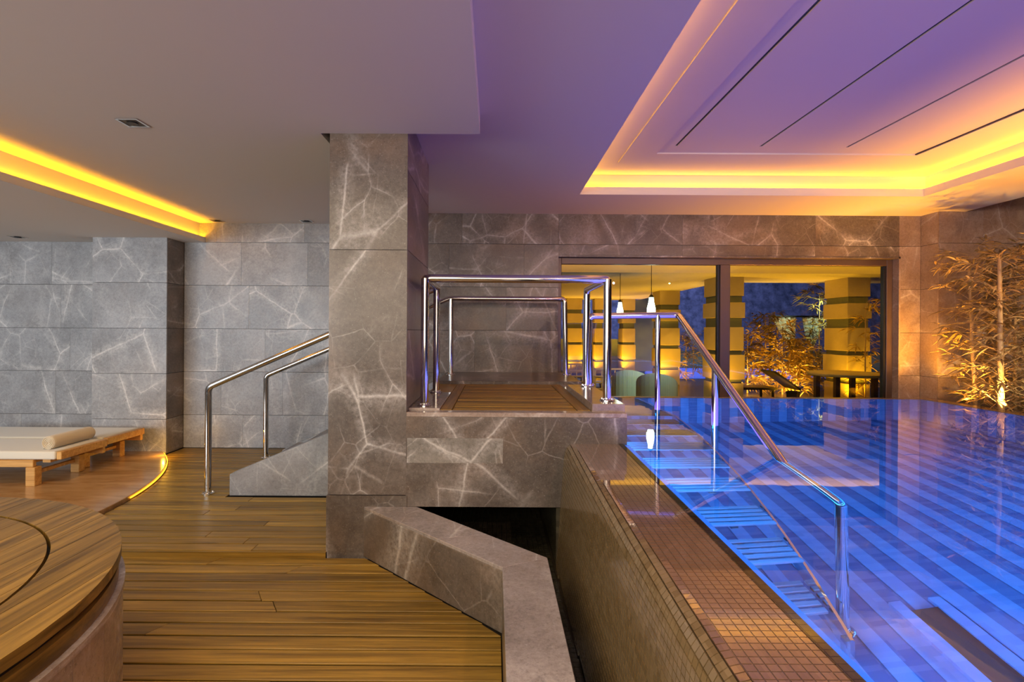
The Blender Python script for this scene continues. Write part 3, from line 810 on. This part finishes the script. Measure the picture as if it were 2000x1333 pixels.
# wall lamp half hidden by the bamboo
wl = empty('wall_lamp', (5.68, 6.33, 1.45), 'small white wall lamp half hidden behind the bamboo', 'wall lamp')
MB().lathe([(.035, 0), (.045, .02), (.045, .16), (.035, .18)], (5.68, 6.27, 1.37), 20).build('lamp_shade', plain('lamp_white', (.75, .68, .62), .4), wl, smooth=True)
MB().box(5.665, 5.695, 6.31, 6.33, 1.42, 1.48).build('wall_bracket', M['steel'], wl)

# ------------------------------------------------------------------ bamboo
cane_m = G('bamboo_cane'); nn = cane_m.noise(cane_m.coords(scale=(30, 30, 1.5)), 1, 4); cane_m = cane_m.set(color=cane_m.mix(nn, (.30, .20, .09), (.62, .48, .26)), rough=.45)
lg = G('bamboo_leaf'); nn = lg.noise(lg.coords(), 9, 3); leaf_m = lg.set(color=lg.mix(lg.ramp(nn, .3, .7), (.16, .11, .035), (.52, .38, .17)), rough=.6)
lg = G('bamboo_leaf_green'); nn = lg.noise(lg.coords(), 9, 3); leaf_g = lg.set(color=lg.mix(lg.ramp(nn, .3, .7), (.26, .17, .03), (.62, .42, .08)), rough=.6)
def add_leaf(m, base, d, L, W, rnd):
    d = d.normalized(); side = d.cross(Vector((0, 0, 1)))
    if side.length < .1: side = Vector((1, 0, 0))
    side.normalize(); side = (side + Vector((rnd.uniform(-.5, .5), rnd.uniform(-.5, .5), rnd.uniform(-.6, .6)))).normalized()
    n = d.cross(side).normalized(); n0 = len(m.v); droop = Vector((0, 0, -L*.25))
    m.v += [tuple(base), tuple(base+d*L*.35+side*W+n*W*.3), tuple(base+d*L*.38), tuple(base+d*L*.35-side*W+n*W*.3),
            tuple(base+d*L*.7+side*W*.6+droop*.4), tuple(base+d*L*.7-side*W*.6+droop*.4), tuple(base+d*L+droop)]
    m.f += [(n0, n0+1, n0+2), (n0, n0+2, n0+3), (n0+2, n0+1, n0+4), (n0+3, n0+2, n0+5), (n0+2, n0+4, n0+5), (n0+4, n0+6, n0+5)]
def bamboo(name, x, y, z0, h, r, nbr, nlf, L, label, group, seed, mats=None, lean=(0, 0), low=.1, parts=0, spread=.42, ymax=99):
    rnd = random.Random(seed); lm, cm_ = mats or (leaf_m, cane_m)
    t = empty(name, (x, y, z0), label, 'bamboo', group)
    m = MB(); P = []; RR = []; k = 0; z = 0
    while z < h:
        P.append((x+lean[0]*z/h, y+lean[1]*z/h, z0+z)); RR.append(r*(1-.5*z/h)); 
        P.append((x+lean[0]*(z+.012)/h, y+lean[1]*(z+.012)/h, z0+z+.012)); RR.append(r*(1-.5*z/h)*1.22)
        P.append((x+lean[0]*(z+.024)/h, y+lean[1]*(z+.024)/h, z0+z+.024)); RR.append(r*(1-.5*z/h)); z += .2
    m.tube(P, r, 10, radii=RR).build('cane', cm_, t, smooth=True)
    tw_ = MB(); lv = MB(); single = 0
    for i in range(nbr):
        zz = h*(low + (1-low)*(i+rnd.random())/nbr); b0 = Vector((x+lean[0]*zz/h, y+lean[1]*zz/h, z0+zz))
        a = rnd.uniform(0, 2*PI); dirv = Vector((math.cos(a), math.sin(a), rnd.uniform(.1, .9))).normalized()
        bl = rnd.uniform(.5, 1.0)*spread; b1 = b0 + dirv*bl*.55; b2 = b0 + dirv*bl + Vector((0, 0, -.12*bl))
        tw_.tube([b0, b1, b2], .0025, 4)
        for j in range(nlf):
            tt = rnd.uniform(.25, 1.05); p = b0.lerp(b1, tt*2) if tt < .5 else b1.lerp(b2, (tt-.5)*2)
            da = a + rnd.uniform(-1.3, 1.3); dv = Vector((math.cos(da), math.sin(da), rnd.uniform(-.6, .7)))
            LL = L*rnd.uniform(.6, 1.25)
            if max(p.y, (p+dv*LL).y) > ymax or p.z > z0+h+.25: continue
            if single < parts:
                q = MB(); add_leaf(q, p, dv, LL, LL*.075, rnd); q.build('leaf', lm, t); single += 1
            else: add_leaf(lv, p, dv, LL, LL*.075, rnd)
    tw_.build('twigs', cm_, t)
    if lv.v: tag(lv.build('leaves', lm, t), kind='stuff')
    return t
gr = 'bamboo canes at the right-hand pool edge'
bamboo('bamboo', 5.04, 5.34, .42, 1.85, .032, 80, 13, .15, 'thickest pale bamboo cane at the pool edge, brightly lit from below', gr, 1, lean=(-.03, 0), parts=250, ymax=6.3)
bamboo('bamboo', 5.28, 5.88, .42, 1.95, .022, 70, 13, .15, 'thin shaded bamboo cane left of the thick one, in front of the wall lamp', gr, 2, lean=(-.06, .05), ymax=6.3, parts=60)
bamboo('bamboo', 5.50, 5.28, .42, 1.9, .022, 80, 13, .15, 'dense bamboo at the right edge of the photo behind the thick cane', gr, 3, parts=150, ymax=6.3)
bamboo('bamboo', 5.62, 5.80, .42, 2.0, .02, 80, 13, .15, 'rearmost shaded bamboo cane in the alcove, right of the wall lamp', gr, 4, ymax=6.3)
bamboo('bamboo', 5.22, 5.00, .42, 1.3, .014, 46, 12, .14, 'short leafy bamboo shoot low at the right edge by the water', gr, 5, parts=100, ymax=6.3)
spot('uplight_bamboo', (4.95, 3.8, .80), (5.25, 5.6, 1.7), 105, (1, .74, .46), 68, .8, .04)
spot('uplight_bamboo', (5.45, 4.2, .5), (5.4, 5.6, 1.6), 40, (1, .74, .46), 70, .9, .02)
spot('uplight_pier', (4.95, 5.2, .80), (5.05, 6.5, 1.9), 190, (1, .46, .10), 78, .8, .04)
spot('uplight_pier', (4.92, 5.6, .80), (5.5, 6.4, 2.0), 70, (1, .43, .06), 120, .8, .04)

# ------------------------------------------------------------------ veranda beyond the window
stone = G('sandstone'); nn = stone.noise(stone.coords(), 4, 5); stone = stone.set(color=stone.mix(nn, (.46, .38, .22), (.60, .50, .30)), rough=.7)
stone_d = plain('sandstone_groove', (.16, .18, .12), .8)
struct('floor_veranda', B(-4, 14, YW+.32, 17.2, -.2, 0), G('veranda_tiles').set(color=(.13, .13, .085), rough=.25), 'dark olive tiled veranda floor outside the window', 'floor')
CE = MB().box(-4, 14, YW+.32, 9.3, 2.66, 2.9).box(-4, 14, 10.6, 12.6, 2.66, 2.9).box(-4, 14, 9.3, 10.6, 2.84, 2.9).box(-4, 5.3, 12.6, 20, 2.66, 2.9)
cv = struct('ceiling_veranda', CE, M['paint'], 'veranda ceiling outside the window with amber light coves', 'ceiling')
area('veranda_cove', (5, 9.95, 2.69), 14, 110, (1, .42, .008), (PI, 0, 0), .7)
def vcolumn(x0, x1, y0, y1, label, lit=18, ztop=2.66):
    t = empty('veranda_column', (x0, y0, 0), label, 'column', 'banded stone columns of the veranda')
    bands = [(0, .42), (.50, 1.02), (1.11, 1.60), (1.80, 2.12), (2.26, ztop)]
    for i, (a, b) in enumerate(bands):
        e = .018 if i % 2 else 0.0
        B(x0-e, x1+e, y0-e, y1+e, a, b).build('stone_block', stone, t, bevel=.006)
    for (a, b) in zip(bands, bands[1:]):
        B(x0+.03, x1-.03, y0+.03, y1-.03, a[1], b[0]).build('recessed_band', stone_d, t)
    xc = (x0+x1)/2
    spot('column_uplight', (x0-.25, y0-.32, .05), (x0+.1, y0+.1, 1.5), lit*3.2, (1, .44, .008), 120, .9, .03)
    return t
vcolumn(4.67, 5.24, 11.3, 12.0, 'banded stone veranda column beside the window mullion', 60)
vcolumn(7.42, 7.90, 11.3, 12.1, 'banded stone veranda column behind the round table near the right frame', 60)
vcolumn(4.67, 5.24, 15.2, 15.9, 'banded stone column seen through the left pane behind the pool rail', 60)
vcolumn(4.60, 5.05, 19.3, 20.0, 'distant yellow column between the two white lanterns', 60)
vcolumn(3.55, 3.85, 19.0, 19.6, 'slim distant column beside the platform corner post', 50)
vcolumn(2.55, 3.10, 19.0, 19.6, 'distant yellow column at the left edge of the window', 50)
struct('wall_garden', MB().box(4.98, 6.1, 20.3, 20.5, 0, 2.9).box(-4, 2.3, 20.3, 20.5, 0, 2.9).box(-4, 5.0, 20.6, 20.8, 0, 1.2), G('garden_wall').set(color=(.42, .50, .38), rough=.7), 'pale green panelled wall at the far end of the veranda', 'wall')
# hill and night backdrop
hm = MB(); nx = 40; rh = random.Random(5); hs = [9 + 2.5*math.sin(i*.35) + rh.uniform(-.6, .6) for i in range(nx+1)]
for i in range(nx):
    xa, xb = -12 + i*1.6, -12 + (i+1)*1.6
    hm.loft([(xa, 44, -.5), (xb, 44, -.5), (xb, 50, -.5), (xa, 50, -.5)], [(xa, 46, hs[i]), (xb, 46, hs[i+1]), (xb, 50, hs[i+1]), (xa, 50, hs[i])])
hg = G('wooded_hill'); hc_ = hg.noise(hg.coords(), 1.5, 6, .7); hg.set(color=hg.mix(hg.ramp(hc_, .35, .7), (.02, .03, .06), (.12, .14, .24)), rough=1)
struct('hill', hm, hg.m, 'dark blue wooded hillside at night beyond the garden', 'hill')
area('moonlight_garden', (8, 30, 16), 10, 9000, (.5, .5, 1.0), (R(45), 0, 0))
struct('ground_garden', B(-12, 40, 17.2, 52, -.35, -.08), plain('garden_ground', (.04, .05, .02), .9), 'dark garden ground behind the veranda', 'ground')
# outdoor pool
op = empty('garden_pool', (7, 19, 0), 'small glowing blue garden pool seen through the window', 'pool', kind='structure')
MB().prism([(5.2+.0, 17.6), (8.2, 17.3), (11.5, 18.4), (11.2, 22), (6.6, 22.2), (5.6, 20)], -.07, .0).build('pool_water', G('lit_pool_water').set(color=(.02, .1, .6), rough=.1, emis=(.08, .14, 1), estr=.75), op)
# lanterns
def lantern(p, s, label):
    zc = 2.84 if 9.3 < p.y < 10.6 else 2.66
    t = empty('hanging_lantern', (p.x, p.y, zc), label, 'lantern', 'white glass lanterns on the veranda')
    MB().tube([(p.x, p.y, p.z+.16*s), (p.x, p.y, zc)], .006, 6).build('cord', M['black'], t)
    MB().lathe([(.045*s, -.17*s), (.075*s, -.10*s), (.072*s, -.02*s), (.045*s, .10*s), (.04*s, .17*s)], tuple(p), 16).build('lamp_shade', emitter('lantern_glass', (.85, 1, .86), 9), t, smooth=True)
    MB().lathe([(.05*s, .17*s), (.03*s, .21*s), (.01*s, .23*s)], tuple(p), 12).build('cap', M['black'], t)
    spot('chair_fill', (p.x, p.y - 1.3, 2.0), (p.x, p.y, .6), 150, (.8, 1, .82), 80, .9, .03)  # added spot in front of the lantern, brightening the chairs
for (x_, y_) in ((2.0, 12.5), (2.2, 16.0), (3.6, 17.5), (6.2, 11.4)): spot('veranda_fill', (x_, y_, .1), (x_, y_+.3, 2.6), 90, (1, .42, .01), 130, .9, .04)  # added amber fill, turning the veranda ceiling gold
lantern(at(1272, 600, 9.6), 1.0, 'bright white lantern hanging over the wicker chairs')
lantern(at(1211, 606, 10.8), .9, 'smaller white lantern hanging left beside the platform corner post')
# wicker chairs
wk = G('white_wicker'); tx = wk.node('TexWave', wave_type='BANDS', bands_direction='X'); wk.put(tx.inputs[0], wk.coords()); tx.inputs['Scale'].default_value = 26
wk.bump(tx.outputs[1], .6, .006); wicker = wk.set(color=wk.mix(tx.outputs[1], (.30, .32, .25), (.52, .55, .45)), rough=.75)
def wicker_chair(x, y, label, rot=0):
    t = empty('wicker_armchair', (x, y, 0), label, 'chair', 'white wicker armchairs on the veranda')
    m = MB(); n = 16; outer = []; inner = []
    for k in range(n+1):
        a = R(200) + R(-220)*k/n; u = k/n; top = .46 + .36*math.sin(PI*u)**.7
        outer.append((x+.34*math.cos(a+R(20)), y-.30*math.sin(a+R(20)), top)); inner.append((x+.29*math.cos(a+R(20)), y-.25*math.sin(a+R(20)), top))
    for k in range(n):
        o0, o1, i0, i1 = outer[k], outer[k+1], inner[k], inner[k+1]
        m.loft([(o0[0], o0[1], .12), (o1[0], o1[1], .12), (i1[0], i1[1], .12), (i0[0], i0[1], .12)], [o0, o1, i1, i0])
    m.build('shell', wicker, t, smooth=True)
    MB().lathe([(.28, 0), (.29, .06), (.26, .10)], (x, y, .34), 20).build('seat_cushion', M['cream'], t, smooth=True)
    for (dx, dy) in ((-.2, -.2), (.2, -.2), (-.2, .2), (.2, .2)):
        MB().tube([(x+dx, y+dy, 0), (x+dx, y+dy, .14)], .018, 8).build('leg', M['black'], t)
p = at(1283, 740, 9.0); wicker_chair(p.x, p.y, 'rounded white wicker armchair in front, right of the pair')
p = at(1232, 745, 9.7); wicker_chair(p.x, p.y, 'white wicker armchair left of the pair, partly hidden')
# timber lattice chairs
def lattice_chair(x, y, label):
    t = empty('lattice_chair', (x, y, 0), label, 'chair', 'timber lattice-back chairs')
    brown = plain('brown_timber', (.26, .11, .03), .5)
    for dx in (-.3, .27):
        for dy in (-.3, .27): B(x+dx, x+dx+.04, y+dy, y+dy+.04, 0, .80 if dy < 0 else .6).build('leg', brown, t)
    for i in range(5): B(x-.26+i*.125, x-.235+i*.125, y-.29, y-.27, .38, .76).build('back_slat', brown, t)
    for z in (.38, .5, .62, .76): B(x-.27, x+.28, y-.3, y-.285, z, z+.03).build('back_rail', brown, t)
    B(x-.29, x+.3, y-.26, y+.3, .36, .40).build('seat', brown, t)
    B(x-.26, x+.27, y-.24, y+.28, .402, .50).build('cushion', plain('violet_cushion', (.16, .13, .30), .9), t, bevel=.02)
p = at(1182, 740, 10.6); lattice_chair(p.x, p.y, 'brown lattice-back chair with violet cushion between the rail posts')
p = at(1122, 740, 12.0); lattice_chair(p.x, p.y, 'brown lattice-back chair at the left edge of the window')
# round garden table
p = at(1650, 728, 10.0); tb = empty('garden_table', (p.x, p.y, 0), 'round yellow-lit table with dark legs in front of the right column', 'table')
MB().lathe([(.60, .70), (.62, .715), (.62, .745), (.60, .76)], (p.x, p.y, 0), 32).build('table_top', stone, tb, smooth=True)
for (dx, dy) in ((-.34, -.3), (.34, -.3), (-.34, .3), (.34, .3)):
    B(p.x+dx-.04, p.x+dx+.04, p.y+dy-.04, p.y+dy+.04, 0, .70).build('leg', plain('dark_leg', (.05, .02, .015), .5), tb)
# black planter with bamboo, more garden bamboo
p = at(1549, 765, 10.4)
tag(MB().lathe([(.12, 0), (.13, .3), (.14, .36), (.12, .36), (.11, .30)], (p.x, p.y, 0), 4).build('planter', M['black'], origin=(p.x, p.y, 0)), 'square black planter standing before the garden bamboo', 'planter')
gg = 'amber-lit bamboo in the garden outside the window'
gp = [(1460, 13.2, 1.5, 'low amber bamboo next to the mullion column'), (1495, 14.0, 1.9, 'amber bamboo behind the black sun bed'), (1528, 13.0, 1.75, 'tall bright amber bamboo rising above the planter'),
      (1556, 12.9, 1.3, 'brightest bushy amber bamboo directly above the planter'), (1590, 14.2, .8, 'amber bamboo in front of the white drapes'), (1600, 15.0, 2.8, 'tall thin bamboo reaching above the drapes by the right column')]
for i, (px, Y, h, lb) in enumerate(gp):
    q = at(px, 700, Y); bamboo('garden_bamboo', q.x, q.y, 0, h, .02, 46, 15, .27, lb, gg, 20+i, mats=(leaf_g, cane_m), spread=.55, low=.02)
for i, px in enumerate((1326, 1340, 1354)):
    q = at(px, 700, 16.5+i); bamboo('garden_bamboo', q.x, q.y, 0, 1.2+.2*i, .02, 20, 10, .28, ['low amber shrub bamboo beside the lit column behind the rail', 'amber bamboo above the glowing pool, middle of three', 'amber bamboo nearest the mullion behind the slanting rail'][i], gg, 40+i, mats=(leaf_g, cane_m), spread=.6, low=.02)
for (x, y) in ((6.0, 12.4), (7.0, 12.3), (5.4, 15.6), (7.4, 13.4)):
    spot('garden_uplight', (x, y, .05), (x+.1, y+1.2, 1.3), 220, (1, .50, .08), 130, .8, .03)
# bamboo seen in front of the right column
q = at(1690, 700, 10.9); bamboo('garden_bamboo', q.x, q.y, 0, 2.1, .016, 30, 11, .22, 'slender bamboo in front of the right veranda column', gg, 60, mats=(leaf_g, cane_m), spread=.4, low=.05, ymax=11.2)
# white drapes of the garden cabana
def drape(x0, x1, xt, y, z0, z1, zt, label):
    m = MB(); nu, nv = 28, 14; grid = []
    for j in range(nv+1):
        v = j/nv; z = z1 + (z0-z1)*v; row_ = []
        pinch = max(.13, ((z-zt)/(z1-zt))**.75) if z > zt else .13 + .05*(zt-z)
        for i in range(nu+1):
            u = i/nu; xs_ = x0+(x1-x0)*u; row_.append((xt+(xs_-xt)*max(pinch, .10), y + .05*math.sin(u*26), z))
        grid.append(row_)
    for j in range(nv):
        for i in range(nu):
            m.quad(grid[j][i], grid[j][i+1], grid[j+1][i+1], grid[j+1][i])
    o = m.build('drape', plain('white_drape', (.62, .64, .56), .9), origin=((x0+x1)/2, y, z0), smooth=True)
    s_ = o.modifiers.new('solid', 'SOLIDIFY'); s_.thickness = .01
    tag(o, label, 'curtain', 'white drapes of the garden cabana')
a = at(1508, 620, 15.6); b = at(1556, 620, 15.6); c = at(1566, 620, 15.6); d = at(1612, 620, 15.6); low_ = at(1550, 722, 15.6)
drape(a.x, b.x, b.x-.1, 15.6, low_.z-.1, a.z, a.z-.95, 'left white tied-back drape seen through the window behind bamboo')
drape(c.x, d.x, c.x+.25, 15.6, low_.z-.1, a.z, a.z-.95, 'right white tied-back drape seen through the window beside the column')
cab = empty('cabana_frame', (a.x, 15.6, 0), 'slim dark frame carrying the white drapes', 'cabana')
MB().box(a.x-.1, d.x+.1, 15.55, 15.63, a.z, a.z+.05).build('top_beam', M['black'], cab)
for xx in (a.x-.08, d.x+.05): B(xx, xx+.05, 15.57, 15.62, -.08, a.z).build('post', M['black'], cab)
spot('drape_fill', (a.x+.8, 14.2, 2.5), (a.x+.8, 15.6, 1.5), 90, (.85, 1, .75), 90, .8, .02)  # unseen spot added to light the drapes
# dark sun beds
def sunbed(px, Y, label):
    q = at(px, 760, Y); t = empty('garden_sunbed', (q.x, Y, 0), label, 'sun bed', 'dark sun beds on the veranda')
    B(q.x-.9, q.x+.3, Y-.3, Y+.3, .26, .31).build('bed_frame', M['black'], t)
    MB().obox((q.x+.52, Y, .46), (.28, 0, -.19), (0, .3, 0), (.012, 0, .018)).build('backrest', M['black'], t)
    for dx in (-.8, .2):
        for dy in (-.26, .26): B(q.x+dx, q.x+dx+.04, Y+dy-.02, Y+dy+.02, 0, .26).build('leg', M['black'], t)
sunbed(1478, 12.4 - .6, 'dark sun bed just right of the mullion column')
